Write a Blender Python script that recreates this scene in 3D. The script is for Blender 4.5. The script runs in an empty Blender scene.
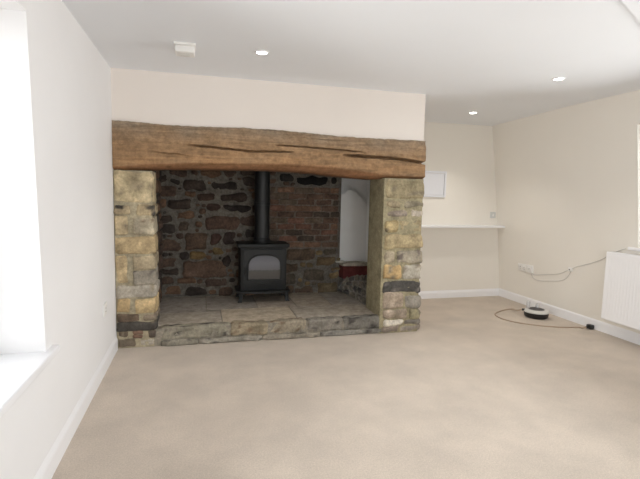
import bpy, bmesh, math, random
from mathutils import Vector, Matrix, noise

random.seed(7)
scene = bpy.context.scene
col = scene.collection

# ------------------------------------------------------------------ camera
F_PX = 456.2
YAW, PITCH, ROLL = (math.radians(a) for a in (14.83, 5.764, 1.298))
CAM = Vector((0, 0, 1.4))
_cy, _sy, _cp, _sp, _cr, _sr = (math.cos(YAW), math.sin(YAW), math.cos(PITCH),
                                math.sin(PITCH), math.cos(ROLL), math.sin(ROLL))
FWD = Vector((_sy * _cp, _cy * _cp, -_sp))
_r0 = Vector((_cy, -_sy, 0))
_u0 = _r0.cross(FWD)
RIGHT = _cr * _r0 + _sr * _u0
UP = -_sr * _r0 + _cr * _u0


def at(px, py, axis, val):
    """point where the sight line of a photo pixel meets the plane axis = val"""
    d = (px - 320) / F_PX * RIGHT - (py - 239.5) / F_PX * UP + FWD
    t = (val - CAM[axis]) / d[axis]
    return CAM + d * t


cam_data = bpy.data.cameras.new('camera')
cam_data.sensor_width = 36
cam_data.lens = F_PX * 36 / 640
cam_data.clip_start = 0.05
cam = bpy.data.objects.new('camera', cam_data)
col.objects.link(cam)
m = Matrix((RIGHT, UP, -FWD)).transposed().to_4x4()
m.translation = CAM
cam.matrix_world = m
scene.camera = cam

# ------------------------------------------------------------------ room sizes
XL = -0.712          # left wall
XR = 4.151           # right wall at the floor (it leans in towards the ceiling)
YB = 5.566           # back wall of the alcove
YC = 4.237           # plaster face above the fireplace
YF = 4.205           # front of the stone pillars
YREAR = -1.9
CEIL = 2.402
FB = 5.43            # fireplace back
HZ = 0.17            # hearth height


def lean(z):
    return -0.275 * (max(z, 0) / 2.37) ** 1.25


# ------------------------------------------------------------------ helpers
def s(r, g, b):
    def f(c):
        c /= 255
        return c / 12.92 if c <= 0.04045 else ((c + 0.055) / 1.055) ** 2.4
    return (f(r), f(g), f(b), 1)


def mesh_obj(name, bm, mat, parent=None, smooth=False, angle=None):
    bmesh.ops.recalc_face_normals(bm, faces=bm.faces)
    me = bpy.data.meshes.new(name)
    bm.to_mesh(me)
    bm.free()
    for mt in (mat if isinstance(mat, (list, tuple)) else [mat]):
        me.materials.append(mt)
    if smooth:
        for p in me.polygons:
            p.use_smooth = True
        if angle:
            me.set_sharp_from_angle(angle=math.radians(angle))
    o = bpy.data.objects.new(name, me)
    col.objects.link(o)
    if parent:
        o.parent = parent
        o.matrix_parent_inverse = parent.matrix_world.inverted()
    return o


def thing(name, label, cat, loc=(0, 0, 0), group=None):
    o = bpy.data.objects.new(name, None)
    o.empty_display_size = 0.1
    o.location = loc
    o.matrix_world = Matrix.Translation(Vector(loc))
    col.objects.link(o)
    tag(o, label, cat, group)
    return o


def tag(o, label, cat, group=None):
    o['label'] = label
    o['category'] = cat
    if group:
        o['group'] = group
    return o


def struct(o, label=None, cat=None):
    o['kind'] = 'structure'
    if label:
        o['label'] = label
        o['category'] = cat
    return o


def box(bm, lo, hi, bevel=0.0, seg=2, mi=0):
    lo, hi = Vector(lo), Vector(hi)
    r = bmesh.ops.create_cube(bm, size=1)
    vs = r['verts']
    c, d = (lo + hi) / 2, hi - lo
    for v in vs:
        v.co = Vector((v.co.x * d.x, v.co.y * d.y, v.co.z * d.z)) + c
    if mi:
        for f in {f for v in vs for f in v.link_faces}:
            f.material_index = mi
    if bevel > 0:
        es = list({e for v in vs for e in v.link_edges})
        bmesh.ops.bevel(bm, geom=es, offset=bevel, segments=seg, affect='EDGES', profile=0.5)


def cyl(bm, p0, p1, r0, r1=None, n=24, bevel=0.0):
    p0, p1 = Vector(p0), Vector(p1)
    d = p1 - p0
    q = Vector((0, 0, 1)).rotation_difference(d.normalized()).to_matrix().to_4x4()
    mt = Matrix.Translation((p0 + p1) / 2) @ q
    r = bmesh.ops.create_cone(bm, cap_ends=True, segments=n, radius1=r0,
                              radius2=r0 if r1 is None else r1, depth=d.length, matrix=mt)
    if bevel:
        es = [e for v in r['verts'] for e in v.link_edges
              if len(e.link_faces) == 2 and any(len(f.verts) > 4 for f in e.link_faces)]
        bmesh.ops.bevel(bm, geom=list(set(es)), offset=bevel, segments=2, affect='EDGES')


def lathe(bm, prof, c, n=48, sx=1.0, sy=1.0):
    """prof: list of (radius, z); closed at the axis"""
    c = Vector(c)
    rings = []
    for r, z in prof:
        if r < 1e-5:
            rings.append([bm.verts.new(c + Vector((0, 0, z)))])
        else:
            rings.append([bm.verts.new(c + Vector((sx * r * math.cos(2 * math.pi * k / n),
                                                   sy * r * math.sin(2 * math.pi * k / n), z)))
                          for k in range(n)])
    for a, b in zip(rings, rings[1:]):
        for k in range(n):
            k2 = (k + 1) % n
            if len(a) == 1 and len(b) == 1:
                continue
            if len(a) == 1:
                bm.faces.new((a[0], b[k], b[k2]))
            elif len(b) == 1:
                bm.faces.new((a[k], a[k2], b[0]))
            else:
                bm.faces.new((a[k], a[k2], b[k2], b[k]))


def tube_obj(name, pts, r, mat, parent=None, res=4):
    cu = bpy.data.curves.new(name, 'CURVE')
    cu.dimensions = '3D'
    sp = cu.splines.new('NURBS')
    sp.points.add(len(pts) - 1)
    for p, q in zip(sp.points, pts):
        p.co = (*q, 1)
    sp.use_endpoint_u = True
    sp.order_u = 3
    sp.resolution_u = 8
    cu.bevel_depth = r
    cu.bevel_resolution = 2
    cu.use_fill_caps = True
    tmp = bpy.data.objects.new(name + '_tmp', cu)
    col.objects.link(tmp)
    dg = bpy.context.evaluated_depsgraph_get()
    me = bpy.data.meshes.new_from_object(tmp.evaluated_get(dg))
    bpy.data.objects.remove(tmp)
    bpy.data.curves.remove(cu)
    me.name = name
    me.materials.clear()
    me.materials.append(mat)
    for p in me.polygons:
        p.use_smooth = True
    o = bpy.data.objects.new(name, me)
    col.objects.link(o)
    if parent:
        o.parent = parent
        o.matrix_parent_inverse = parent.matrix_world.inverted()
    return o


# ------------------------------------------------------------------ materials
def new_mat(name):
    mt = bpy.data.materials.new(name)
    mt.use_nodes = True
    nt = mt.node_tree
    return mt, nt, nt.nodes['Principled BSDF']


def nd(nt, t, **kw):
    n = nt.nodes.new(t)
    for k, v in kw.items():
        if k in n.inputs.keys() if isinstance(k, str) else False:
            n.inputs[k].default_value = v
        else:
            setattr(n, k, v)
    return n


def plain(name, c, rough=0.5, metal=0.0, nscale=30, namt=0.04, bump=0.0, bscale=200, spec=0.5):
    mt, nt, b = new_mat(name)
    tc = nd(nt, 'ShaderNodeTexCoord')
    no = nd(nt, 'ShaderNodeTexNoise', Scale=nscale, Detail=4.0)
    nt.links.new(tc.outputs['Object'], no.inputs['Vector'])
    mx = nd(nt, 'ShaderNodeMix', data_type='RGBA', blend_type='MIX')
    mx.inputs['A'].default_value = [x * (1 - namt) for x in c[:3]] + [1]
    mx.inputs['B'].default_value = [min(1, x * (1 + namt)) for x in c[:3]] + [1]
    nt.links.new(no.outputs['Fac'], mx.inputs['Factor'])
    nt.links.new(mx.outputs['Result'], b.inputs['Base Color'])
    b.inputs['Roughness'].default_value = rough
    b.inputs['Metallic'].default_value = metal
    b.inputs['Specular IOR Level'].default_value = spec
    if bump:
        n2 = nd(nt, 'ShaderNodeTexNoise', Scale=bscale, Detail=3.0)
        nt.links.new(tc.outputs['Object'], n2.inputs['Vector'])
        bp = nd(nt, 'ShaderNodeBump', Strength=bump, Distance=0.01)
        nt.links.new(n2.outputs['Fac'], bp.inputs['Height'])
        nt.links.new(bp.outputs['Normal'], b.inputs['Normal'])
    return mt


def emit(name, c, strength):
    mt, nt, b = new_mat(name)
    b.inputs['Base Color'].default_value = c
    b.inputs['Emission Color'].default_value = c
    b.inputs['Emission Strength'].default_value = strength
    return mt


M = {}
M['wall_white'] = plain('white_emulsion', s(233, 232, 232), 0.85, nscale=3, namt=0.02, bump=0.12, bscale=14, spec=0.2)
M['wall_cream'] = plain('cream_emulsion', s(234, 230, 222), 0.85, nscale=3, namt=0.02, bump=0.12, bscale=10, spec=0.2)
M['wall_breast'] = plain('chimney_emulsion', s(230, 223, 216), 0.85, nscale=3, namt=0.02, bump=0.12, bscale=10, spec=0.2)
M['ceiling'] = plain('ceiling_emulsion', s(234, 237, 241), 0.9, nscale=2, namt=0.015, bump=0.08, bscale=9, spec=0.2)
M['gloss'] = plain('white_gloss_paint', s(238, 238, 240), 0.35, nscale=10, namt=0.01)
M['upvc'] = plain('white_upvc', s(240, 240, 240), 0.3, nscale=10, namt=0.01)
M['plastic'] = plain('white_plastic', s(232, 231, 228), 0.35, nscale=20, namt=0.01)
M['panel'] = plain('panel_paint', s(226, 228, 234), 0.4, nscale=20, namt=0.01)
M['pale_grey'] = plain('pale_grey_plate', s(206, 208, 206), 0.4, namt=0.02)
M['grey_plastic'] = plain('light_grey_plastic', s(205, 205, 200), 0.4, namt=0.02)
M['dark_grille'] = plain('dark_grey_plastic', s(95, 92, 92), 0.5, namt=0.05)
M['black'] = plain('black_plastic', s(22, 22, 22), 0.4, namt=0.05)
M['slot'] = plain('socket_slot', s(40, 40, 40), 0.6)
M['cable_grey'] = plain('grey_cable_sheath', s(206, 204, 199), 0.5)
M['cable_brown'] = plain('brown_cable_sheath', s(165, 146, 126), 0.6)
M['iron'] = plain('cast_iron_paint', s(15, 17, 17), 0.6, nscale=60, namt=0.15, bump=0.1, bscale=150)
M['flue'] = plain('flue_enamel', s(20, 23, 24), 0.5, nscale=40, namt=0.1)
M['rad'] = plain('radiator_enamel', s(240, 240, 242), 0.3, nscale=10, namt=0.01)
M['chrome'] = plain('chrome', s(200, 200, 200), 0.15, metal=1.0)
M['red_tile'] = plain('red_paint', s(120, 38, 40), 0.5, nscale=25, namt=0.35, bump=0.3, bscale=60)
M['niche'] = plain('niche_limewash', s(240, 241, 240), 0.9, nscale=6, namt=0.05, bump=0.4, bscale=18, spec=0.2)
M['ledge'] = plain('ledge_plaster', s(190, 182, 168), 0.9, nscale=12, namt=0.15, bump=0.4, bscale=30)
M['soot'] = plain('sooty_plate', s(30, 29, 28), 0.9, nscale=12, namt=0.2)
M['lamp'] = emit('lamp_glow', (1, 0.97, 0.92, 1), 14)
M['clear'] = None


def glass_mat(name, tint=(1, 1, 1, 1), refl=0.08):
    mt, nt, b = new_mat(name)
    nt.nodes.remove(b)
    tr = nd(nt, 'ShaderNodeBsdfTransparent')
    tr.inputs['Color'].default_value = tint
    gl = nd(nt, 'ShaderNodeBsdfGlossy')
    gl.inputs['Roughness'].default_value = 0.02
    fr = nd(nt, 'ShaderNodeFresnel', IOR=1.45)
    mx = nd(nt, 'ShaderNodeMixShader')
    nt.links.new(fr.outputs[0], mx.inputs[0])
    nt.links.new(tr.outputs[0], mx.inputs[1])
    nt.links.new(gl.outputs[0], mx.inputs[2])
    nt.links.new(mx.outputs[0], nt.nodes['Material Output'].inputs['Surface'])
    return mt


M['glass'] = glass_mat('window_glass')
M['clear'] = glass_mat('clear_plastic', (0.95, 0.96, 0.96, 1))
_nt = M['clear'].node_tree
_df = nd(_nt, 'ShaderNodeBsdfDiffuse')
_df.inputs['Color'].default_value = (0.9, 0.9, 0.9, 1)
_mx = nd(_nt, 'ShaderNodeMixShader')
_mx.inputs[0].default_value = 0.4
_src = _nt.nodes['Material Output'].inputs['Surface'].links[0].from_socket
_nt.links.new(_src, _mx.inputs[1])
_nt.links.new(_df.outputs[0], _mx.inputs[2])
_nt.links.new(_mx.outputs[0], _nt.nodes['Material Output'].inputs['Surface'])


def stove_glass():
    """sooty glass: reflected glare painted as a pale upper zone over a browner one"""
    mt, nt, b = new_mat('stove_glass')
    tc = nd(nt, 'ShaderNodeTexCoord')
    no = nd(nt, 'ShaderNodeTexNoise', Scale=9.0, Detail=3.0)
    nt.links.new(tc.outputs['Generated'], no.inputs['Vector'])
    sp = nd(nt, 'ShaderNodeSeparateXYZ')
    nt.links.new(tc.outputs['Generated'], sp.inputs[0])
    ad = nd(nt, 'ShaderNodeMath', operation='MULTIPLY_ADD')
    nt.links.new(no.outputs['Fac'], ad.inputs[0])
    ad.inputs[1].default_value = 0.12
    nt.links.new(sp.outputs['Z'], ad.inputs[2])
    cr = nd(nt, 'ShaderNodeValToRGB')  # ramp puts the glare and its edge line into the base colour
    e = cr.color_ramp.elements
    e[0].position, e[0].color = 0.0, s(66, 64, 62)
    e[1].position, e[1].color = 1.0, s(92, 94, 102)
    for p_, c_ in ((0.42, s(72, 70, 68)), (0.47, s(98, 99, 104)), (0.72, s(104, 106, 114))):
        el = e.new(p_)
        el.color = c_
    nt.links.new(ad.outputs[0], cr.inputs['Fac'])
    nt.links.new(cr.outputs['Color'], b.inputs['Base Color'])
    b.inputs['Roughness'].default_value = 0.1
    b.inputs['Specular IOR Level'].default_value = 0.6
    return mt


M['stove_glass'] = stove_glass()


def carpet_mat():
    mt, nt, b = new_mat('beige_carpet')
    tc = nd(nt, 'ShaderNodeTexCoord')
    n1 = nd(nt, 'ShaderNodeTexNoise', Scale=260.0, Detail=3.0)
    n2 = nd(nt, 'ShaderNodeTexNoise', Scale=2.6, Detail=5.0, Roughness=0.6)
    n3 = nd(nt, 'ShaderNodeTexNoise', Scale=95.0, Detail=3.0)
    for n in (n1, n2, n3):
        nt.links.new(tc.outputs['Object'], n.inputs['Vector'])
    c1 = nd(nt, 'ShaderNodeValToRGB')
    c1.color_ramp.elements[0].color = s(184, 172, 159)
    c1.color_ramp.elements[1].color = s(214, 202, 188)
    c1.color_ramp.elements[0].position = 0.3
    c1.color_ramp.elements[1].position = 0.7
    nt.links.new(n1.outputs['Fac'], c1.inputs['Fac'])
    c2 = nd(nt, 'ShaderNodeValToRGB')
    c2.color_ramp.elements[0].color = (0.90, 0.895, 0.89, 1)
    c2.color_ramp.elements[1].color = (1.06, 1.05, 1.04, 1)
    c2.color_ramp.elements[0].position = 0.35
    c2.color_ramp.elements[1].position = 0.65
    nt.links.new(n2.outputs['Fac'], c2.inputs['Fac'])
    c3 = nd(nt, 'ShaderNodeValToRGB')
    c3.color_ramp.elements[0].color = (0.92, 0.92, 0.92, 1)
    c3.color_ramp.elements[1].color = (1.05, 1.05, 1.05, 1)
    c3.color_ramp.elements[0].position = 0.35
    c3.color_ramp.elements[1].position = 0.65
    nt.links.new(n3.outputs['Fac'], c3.inputs['Fac'])
    m1 = nd(nt, 'ShaderNodeMix', data_type='RGBA', blend_type='MULTIPLY')
    m1.inputs['Factor'].default_value = 1
    nt.links.new(c1.outputs['Color'], m1.inputs['A'])
    nt.links.new(c2.outputs['Color'], m1.inputs['B'])
    m2 = nd(nt, 'ShaderNodeMix', data_type='RGBA', blend_type='MULTIPLY')
    m2.inputs['Factor'].default_value = 1
    nt.links.new(m1.outputs['Result'], m2.inputs['A'])
    nt.links.new(c3.outputs['Color'], m2.inputs['B'])
    nt.links.new(m2.outputs['Result'], b.inputs['Base Color'])
    b.inputs['Roughness'].default_value = 1.0
    b.inputs['Specular IOR Level'].default_value = 0.05
    b.inputs['Sheen Weight'].default_value = 0.15
    bp = nd(nt, 'ShaderNodeBump', Strength=0.5, Distance=0.006)
    nt.links.new(n1.outputs['Fac'], bp.inputs['Height'])
    nt.links.new(bp.outputs['Normal'], b.inputs['Normal'])
    return mt


M['carpet'] = carpet_mat()


def stone_mat(name, fine=45, contrast=(0.55, 1.35), bump=0.6, rough=0.92):
    """stone whose own tint comes from the mesh, mottled by noise"""
    mt, nt, b = new_mat(name)
    tc = nd(nt, 'ShaderNodeTexCoord')
    vc = nd(nt, 'ShaderNodeVertexColor', layer_name='tint')
    n1 = nd(nt, 'ShaderNodeTexNoise', Scale=float(fine), Detail=6.0, Roughness=0.65)
    n2 = nd(nt, 'ShaderNodeTexNoise', Scale=11.0, Detail=5.0, Roughness=0.6)
    for n in (n1, n2):
        nt.links.new(tc.outputs['Object'], n.inputs['Vector'])
    lo, hi = contrast
    r1 = nd(nt, 'ShaderNodeMapRange')
    r1.inputs['From Min'].default_value = 0.28
    r1.inputs['From Max'].default_value = 0.72
    r1.inputs['To Min'].default_value = lo
    r1.inputs['To Max'].default_value = hi
    nt.links.new(n1.outputs['Fac'], r1.inputs['Value'])
    r2 = nd(nt, 'ShaderNodeMapRange')
    r2.inputs['From Min'].default_value = 0.3
    r2.inputs['From Max'].default_value = 0.7
    r2.inputs['To Min'].default_value = 0.72
    r2.inputs['To Max'].default_value = 1.22
    nt.links.new(n2.outputs['Fac'], r2.inputs['Value'])
    mu = nd(nt, 'ShaderNodeMath', operation='MULTIPLY')
    nt.links.new(r1.outputs['Result'], mu.inputs[0])
    nt.links.new(r2.outputs['Result'], mu.inputs[1])
    vm = nd(nt, 'ShaderNodeVectorMath', operation='SCALE')
    nt.links.new(vc.outputs['Color'], vm.inputs[0])
    nt.links.new(mu.outputs[0], vm.inputs['Scale'])
    nt.links.new(vm.outputs[0], b.inputs['Base Color'])
    b.inputs['Roughness'].default_value = rough
    b.inputs['Specular IOR Level'].default_value = 0.2
    bp = nd(nt, 'ShaderNodeBump', Strength=bump, Distance=0.012)
    nt.links.new(n1.outputs['Fac'], bp.inputs['Height'])
    nt.links.new(bp.outputs['Normal'], b.inputs['Normal'])
    return mt


M['stone'] = stone_mat('hamstone', 45, (0.7, 1.25), 0.5)
M['rubble'] = stone_mat('sooty_rubble', 40, (0.6, 1.4))
M['flag'] = stone_mat('flagstone', 30, (0.82, 1.15), 0.25)


def oak_mat():
    mt, nt, b = new_mat('old_oak')
    tc = nd(nt, 'ShaderNodeTexCoord')
    vc = nd(nt, 'ShaderNodeVertexColor', layer_name='tint')
    mp = nd(nt, 'ShaderNodeMapping')
    mp.inputs['Scale'].default_value = (2.2, 30, 34)
    nt.links.new(tc.outputs['Object'], mp.inputs['Vector'])
    n1 = nd(nt, 'ShaderNodeTexNoise', Scale=1.0, Detail=7.0, Roughness=0.65, Distortion=0.6)
    nt.links.new(mp.outputs['Vector'], n1.inputs['Vector'])
    n2 = nd(nt, 'ShaderNodeTexNoise', Scale=22.0, Detail=6.0, Roughness=0.7)
    nt.links.new(tc.outputs['Object'], n2.inputs['Vector'])
    r1 = nd(nt, 'ShaderNodeMapRange')
    r1.inputs['From Min'].default_value = 0.3
    r1.inputs['From Max'].default_value = 0.7
    r1.inputs['To Min'].default_value = 0.68
    r1.inputs['To Max'].default_value = 1.25
    nt.links.new(n1.outputs['Fac'], r1.inputs['Value'])
    r2 = nd(nt, 'ShaderNodeMapRange')
    r2.inputs['From Min'].default_value = 0.3
    r2.inputs['From Max'].default_value = 0.7
    r2.inputs['To Min'].default_value = 0.72
    r2.inputs['To Max'].default_value = 1.3
    nt.links.new(n2.outputs['Fac'], r2.inputs['Value'])
    mu = nd(nt, 'ShaderNodeMath', operation='MULTIPLY')
    nt.links.new(r1.outputs['Result'], mu.inputs[0])
    nt.links.new(r2.outputs['Result'], mu.inputs[1])
    vm = nd(nt, 'ShaderNodeVectorMath', operation='SCALE')
    nt.links.new(vc.outputs['Color'], vm.inputs[0])
    nt.links.new(mu.outputs[0], vm.inputs['Scale'])
    nt.links.new(vm.outputs[0], b.inputs['Base Color'])
    b.inputs['Roughness'].default_value = 0.75
    b.inputs['Specular IOR Level'].default_value = 0.3
    bp = nd(nt, 'ShaderNodeBump', Strength=0.5, Distance=0.008)
    nt.links.new(mu.outputs[0], bp.inputs['Height'])
    nt.links.new(bp.outputs['Normal'], b.inputs['Normal'])
    return mt


M['oak'] = oak_mat()

# ------------------------------------------------------------------ room shell
bm = bmesh.new()
box(bm, (XL - 0.4, YREAR - 0.3, -0.12), (XR + 0.4, YB + 0.3, 0))
struct(mesh_obj('floor', bm, M['carpet']), 'beige fitted carpet across the whole room', 'floor')

bm = bmesh.new()
rows = [(YREAR - 0.3, CEIL), (YC - 0.02, CEIL), (YB, 2.352), (YB + 0.3, 2.345)]
lowv, topv = [], []
for y, z in rows:
    lowv.append([bm.verts.new((XL - 0.4, y, z)), bm.verts.new((XR + 0.4, y, z + (0.02 if y > 5 else 0)))])
    topv.append([bm.verts.new((XL - 0.4, y, 2.6)), bm.verts.new((XR + 0.4, y, 2.6))])
for i in range(3):
    bm.faces.new((lowv[i][0], lowv[i][1], lowv[i + 1][1], lowv[i + 1][0]))
    bm.faces.new((topv[i][0], topv[i][1], topv[i + 1][1], topv[i + 1][0]))
    for k in (0, 1):
        bm.faces.new((lowv[i][k], lowv[i + 1][k], topv[i + 1][k], topv[i][k]))
for i in (0, 3):
    bm.faces.new((lowv[i][0], lowv[i][1], topv[i][1], topv[i][0]))
struct(mesh_obj('ceiling', bm, M['ceiling']), 'flat white plastered ceiling', 'ceiling')


def wall_yz(bm, x0, x1, y0, y1, openings, leanf=None, ztop=2.5):
    """wall running along y between x0 and x1 with rectangular openings (ya, yb, za, zb)"""
    ys = sorted({y0, y1, *[v for o in openings for v in o[:2]]})
    zs = sorted({0.0, ztop, *[v for o in openings for v in o[2:]],
                 *([0.2 * k for k in range(1, 12)] if leanf else [])})
    zs = [z for k, z in enumerate(zs) if k == 0 or z - zs[k - 1] > 1e-4]

    def solid(i, k):
        if not (0 <= i < len(ys) - 1 and 0 <= k < len(zs) - 1):
            return False
        yc, zc = (ys[i] + ys[i + 1]) / 2, (zs[k] + zs[k + 1]) / 2
        return not any(o[0] < yc < o[1] and o[2] < zc < o[3] for o in openings)
    cache = {}

    def V(x, i, k):
        key = (x, i, k)
        if key not in cache:
            cache[key] = bm.verts.new((x + (leanf(zs[k]) if leanf else 0), ys[i], zs[k]))
        return cache[key]
    for i in range(len(ys) - 1):
        for k in range(len(zs) - 1):
            if not solid(i, k):
                continue
            for x in (x0, x1):
                bm.faces.new((V(x, i, k), V(x, i + 1, k), V(x, i + 1, k + 1), V(x, i, k + 1)))
            for di, dk, a, b2 in ((-1, 0, (i, k), (i, k + 1)), (1, 0, (i + 1, k), (i + 1, k + 1)),
                                  (0, -1, (i, k), (i + 1, k)), (0, 1, (i, k + 1), (i + 1, k + 1))):
                if not solid(i + di, k + dk):
                    bm.faces.new((V(x0, *a), V(x0, *b2), V(x1, *b2), V(x1, *a)))


WL = (1.32, 2.372, 0.60, 2.144)      # left window opening: y0 y1 z0 z1
WR = (0.3, at(638.5, 215, 0, XR + lean(1.25)).y, 0.93, 2.10)         # right window opening
bm = bmesh.new()
wall_yz(bm, XL - 0.36, XL, YREAR - 0.3, YB + 0.3, [WL])
for v in bm.verts:                   # the far jamb is out of plumb
    if abs(v.co.y - WL[1]) < 1e-4 and v.co.z > 2.0:
        v.co.y -= 0.085 if v.co.z < WL[3] + 1e-4 else 0.0
struct(mesh_obj('wall_left', bm, M['wall_white']), 'white plastered wall on the left with the deep window opening', 'wall')

bm = bmesh.new()
wall_yz(bm, XR, XR + 0.36, YREAR - 0.3, YB + 0.3, [WR], lean)
struct(mesh_obj('wall_right', bm, M['wall_cream'], smooth=True, angle=30), 'cream wall on the right, leaning in towards the ceiling', 'wall')

bm = bmesh.new()
box(bm, (XL - 0.36, YB, 0), (XR + 0.36, YB + 0.3, 2.5))
struct(mesh_obj('wall_back', bm, M['wall_cream']), 'cream back wall of the alcove beside the fireplace', 'wall')

# wall behind the camera; unseen window added, sized and placed to light the room
WB = (0.3, 2.6, 0.55, 2.05)           # x0 x1 z0 z1
bm = bmesh.new()
for lo, hi in (((XL, 0), (WB[0], 2.5)), ((WB[1], 0), (XR, 2.5)),
               ((WB[0], 0), (WB[1], WB[2])), ((WB[0], WB[3]), (WB[1], 2.5))):
    box(bm, (lo[0], YREAR - 0.3, lo[1]), (hi[0], YREAR, hi[1]))
struct(mesh_obj('wall_rear', bm, M['wall_white']), 'white wall behind the viewpoint', 'wall')

# chimney breast: plaster above the beam and the plastered flank towards the alcove
XCR = 2.196
bm = bmesh.new()
zb = 1.90
box(bm, (XL, YC, zb), (XCR - 0.022, YC + 0.25, 2.5))
box(bm, (XCR - 0.10, YC + 0.25, 1.55), (XCR - 0.022, YB, 2.5))
box(bm, (XCR - 0.10, YC + 0.42, 0), (XCR - 0.022, YB, 1.55))
struct(mesh_obj('wall_chimney', bm, M['wall_breast']), 'pale plastered chimney breast above the oak beam', 'wall')


def skirting(name, p0, p1, inward, h=0.125, t=0.018, leanf=None):
    """profiled skirting board between two floor points"""
    p0, p1, n = Vector((*p0, 0)), Vector((*p1, 0)), Vector((*inward, 0))
    prof = [(0, 0), (t, 0), (t, h - 0.035), (t * 0.8, h - 0.022), (t * 0.45, h - 0.010), (t * 0.3, h), (0, h)]
    bm = bmesh.new()
    a = [bm.verts.new(p0 + n * (d - 0.004) + Vector((0, 0, z))) for d, z in prof]
    b2 = [bm.verts.new(p1 + n * (d - 0.004) + Vector((0, 0, z))) for d, z in prof]
    k = len(prof)
    for i in range(k):
        bm.faces.new((a[i], a[(i + 1) % k], b2[(i + 1) % k], b2[i]))
    bm.faces.new(a)
    bm.faces.new(b2)
    return struct(mesh_obj(name, bm, M['gloss']))


skirting('baseboard_left', (XL, YREAR), (XL, YF - 0.01), (1, 0), 0.125)
skirting('baseboard_back', (XCR, YB), (XR - 0.0, YB), (0, -1), 0.105)
skirting('baseboard_right', (XR, YREAR), (XR, YB), (-1, 0), 0.125)

# dropped soffit at the right, near the viewpoint
bm = bmesh.new()
zs_ = 2.388
a, b2 = at(621, 0, 2, zs_), at(640, 23, 2, zs_)
d = (b2 - a).normalized()
p = [a - d * 0.9, b2 + d * 1.75]
q = [p[1] + Vector((0.0, -2.6, 0)), p[0] + Vector((0.0, -1.7, 0))]
lo_ = [bm.verts.new((v.x, v.y, zs_)) for v in (*p, *q)]
up_ = [bm.verts.new((v.x, v.y, 2.45)) for v in (*p, *q)]
bm.faces.new(lo_)
bm.faces.new(up_)
for i in range(4):
    bm.faces.new((lo_[i], lo_[(i + 1) % 4], up_[(i + 1) % 4], up_[i]))
struct(mesh_obj('trim_1', bm, M['ceiling']), 'slightly dropped white soffit at the top right of the ceiling', 'soffit')


# ------------------------------------------------------------------ windows
def window_frame(bm, lo, hi, axis, fw=0.06, mull=1):
    """a casement frame in the plane normal to axis (0 = x, 1 = y)"""
    lo, hi = Vector(lo), Vector(hi)
    o = 1 - axis
    def bar(a0, a1, z0, z1):
        l, h = lo.copy(), hi.copy()
        l[o], h[o], l.z, h.z = a0, a1, z0, z1
        box(bm, l, h, 0.006, 1)
    bar(lo[o], lo[o] + fw, lo.z, hi.z)
    bar(hi[o] - fw, hi[o], lo.z, hi.z)
    bar(lo[o] + fw, hi[o] - fw, lo.z, lo.z + fw)
    bar(lo[o] + fw, hi[o] - fw, hi.z - fw, hi.z)
    for k in range(1, mull + 1):
        c = lo[o] + (hi[o] - lo[o]) * k / (mull + 1)
        bar(c - fw * 0.6, c + fw * 0.6, lo.z + fw, hi.z - fw)


def make_window(n, label, lo, hi, axis, sill_lo, sill_hi, mull=1):
    e = bpy.data.objects.new('window_%d' % n, None)
    col.objects.link(e)
    e.location = ((lo[0] + hi[0]) / 2, (lo[1] + hi[1]) / 2, lo[2])
    e.matrix_world = Matrix.Translation(e.location)
    struct(e, label, 'window')
    bm = bmesh.new()
    window_frame(bm, lo, hi, axis, mull=mull)
    mesh_obj('window_frame', bm, M['upvc'], e)
    bm = bmesh.new()
    l, h = Vector(lo), Vector(hi)
    mid = (l[axis] + h[axis]) / 2
    l[axis], h[axis] = mid - 0.003, mid + 0.003
    o = 1 - axis
    l[o] += 0.05; h[o] -= 0.05; l.z += 0.05; h.z -= 0.05
    box(bm, l, h)
    mesh_obj('pane', bm, M['glass'], e)
    bm = bmesh.new()
    box(bm, sill_lo, sill_hi, 0.008, 3)
    mesh_obj('window_sill', bm, M['gloss'], e)


make_window(1, 'bright window with deep white reveal in the left wall',
            (XL - 0.34, WL[0], WL[2]), (XL - 0.28, WL[1], WL[3]), 0,
            (XL - 0.28, WL[0] - 0.06, WL[2] - 0.012), (XL + 0.035, WL[1] + 0.10, WL[2] + 0.02), 0)
xw = XR + lean(0.95)
make_window(2, 'bright window above the radiator in the right wall',
            (XR + 0.12, WR[0], WR[2]), (XR + 0.18, WR[1], WR[3]), 0,
            (xw - 0.02, WR[0] - 0.05, WR[2] - 0.012), (XR + 0.12, WR[1] + 0.10, WR[2] + 0.018))
make_window(3, 'unseen window behind the viewpoint, added for its daylight',
            (WB[0], YREAR - 0.2, WB[2]), (WB[1], YREAR - 0.14, WB[3]), 1,
            (WB[0] - 0.05, YREAR - 0.14, WB[2] - 0.012), (WB[1] + 0.05, YREAR + 0.03, WB[2] + 0.02))

# ------------------------------------------------------------------ stones
TINT = 'tint'


def tint_layer(bm):
    return bm.loops.layers.float_color.get(TINT) or bm.loops.layers.float_color.new(TINT)


def mute(c, k=0.36, g=1.06):
    """pull a tint towards a warm grey of the same weight"""
    l_ = 0.3 * c[0] + 0.6 * c[1] + 0.1 * c[2]
    gr = (l_ * 1.1, l_ * 0.99, l_ * 0.82)
    return tuple(min(0.8, (a_ * (1 - k) + b_ * k) * g) for a_, b_ in zip(c[:3], gr)) + (1,)


def paint(bm, faces, c):
    la = tint_layer(bm)
    for f in faces:
        for l in f.loops:
            l[la] = c


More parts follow.
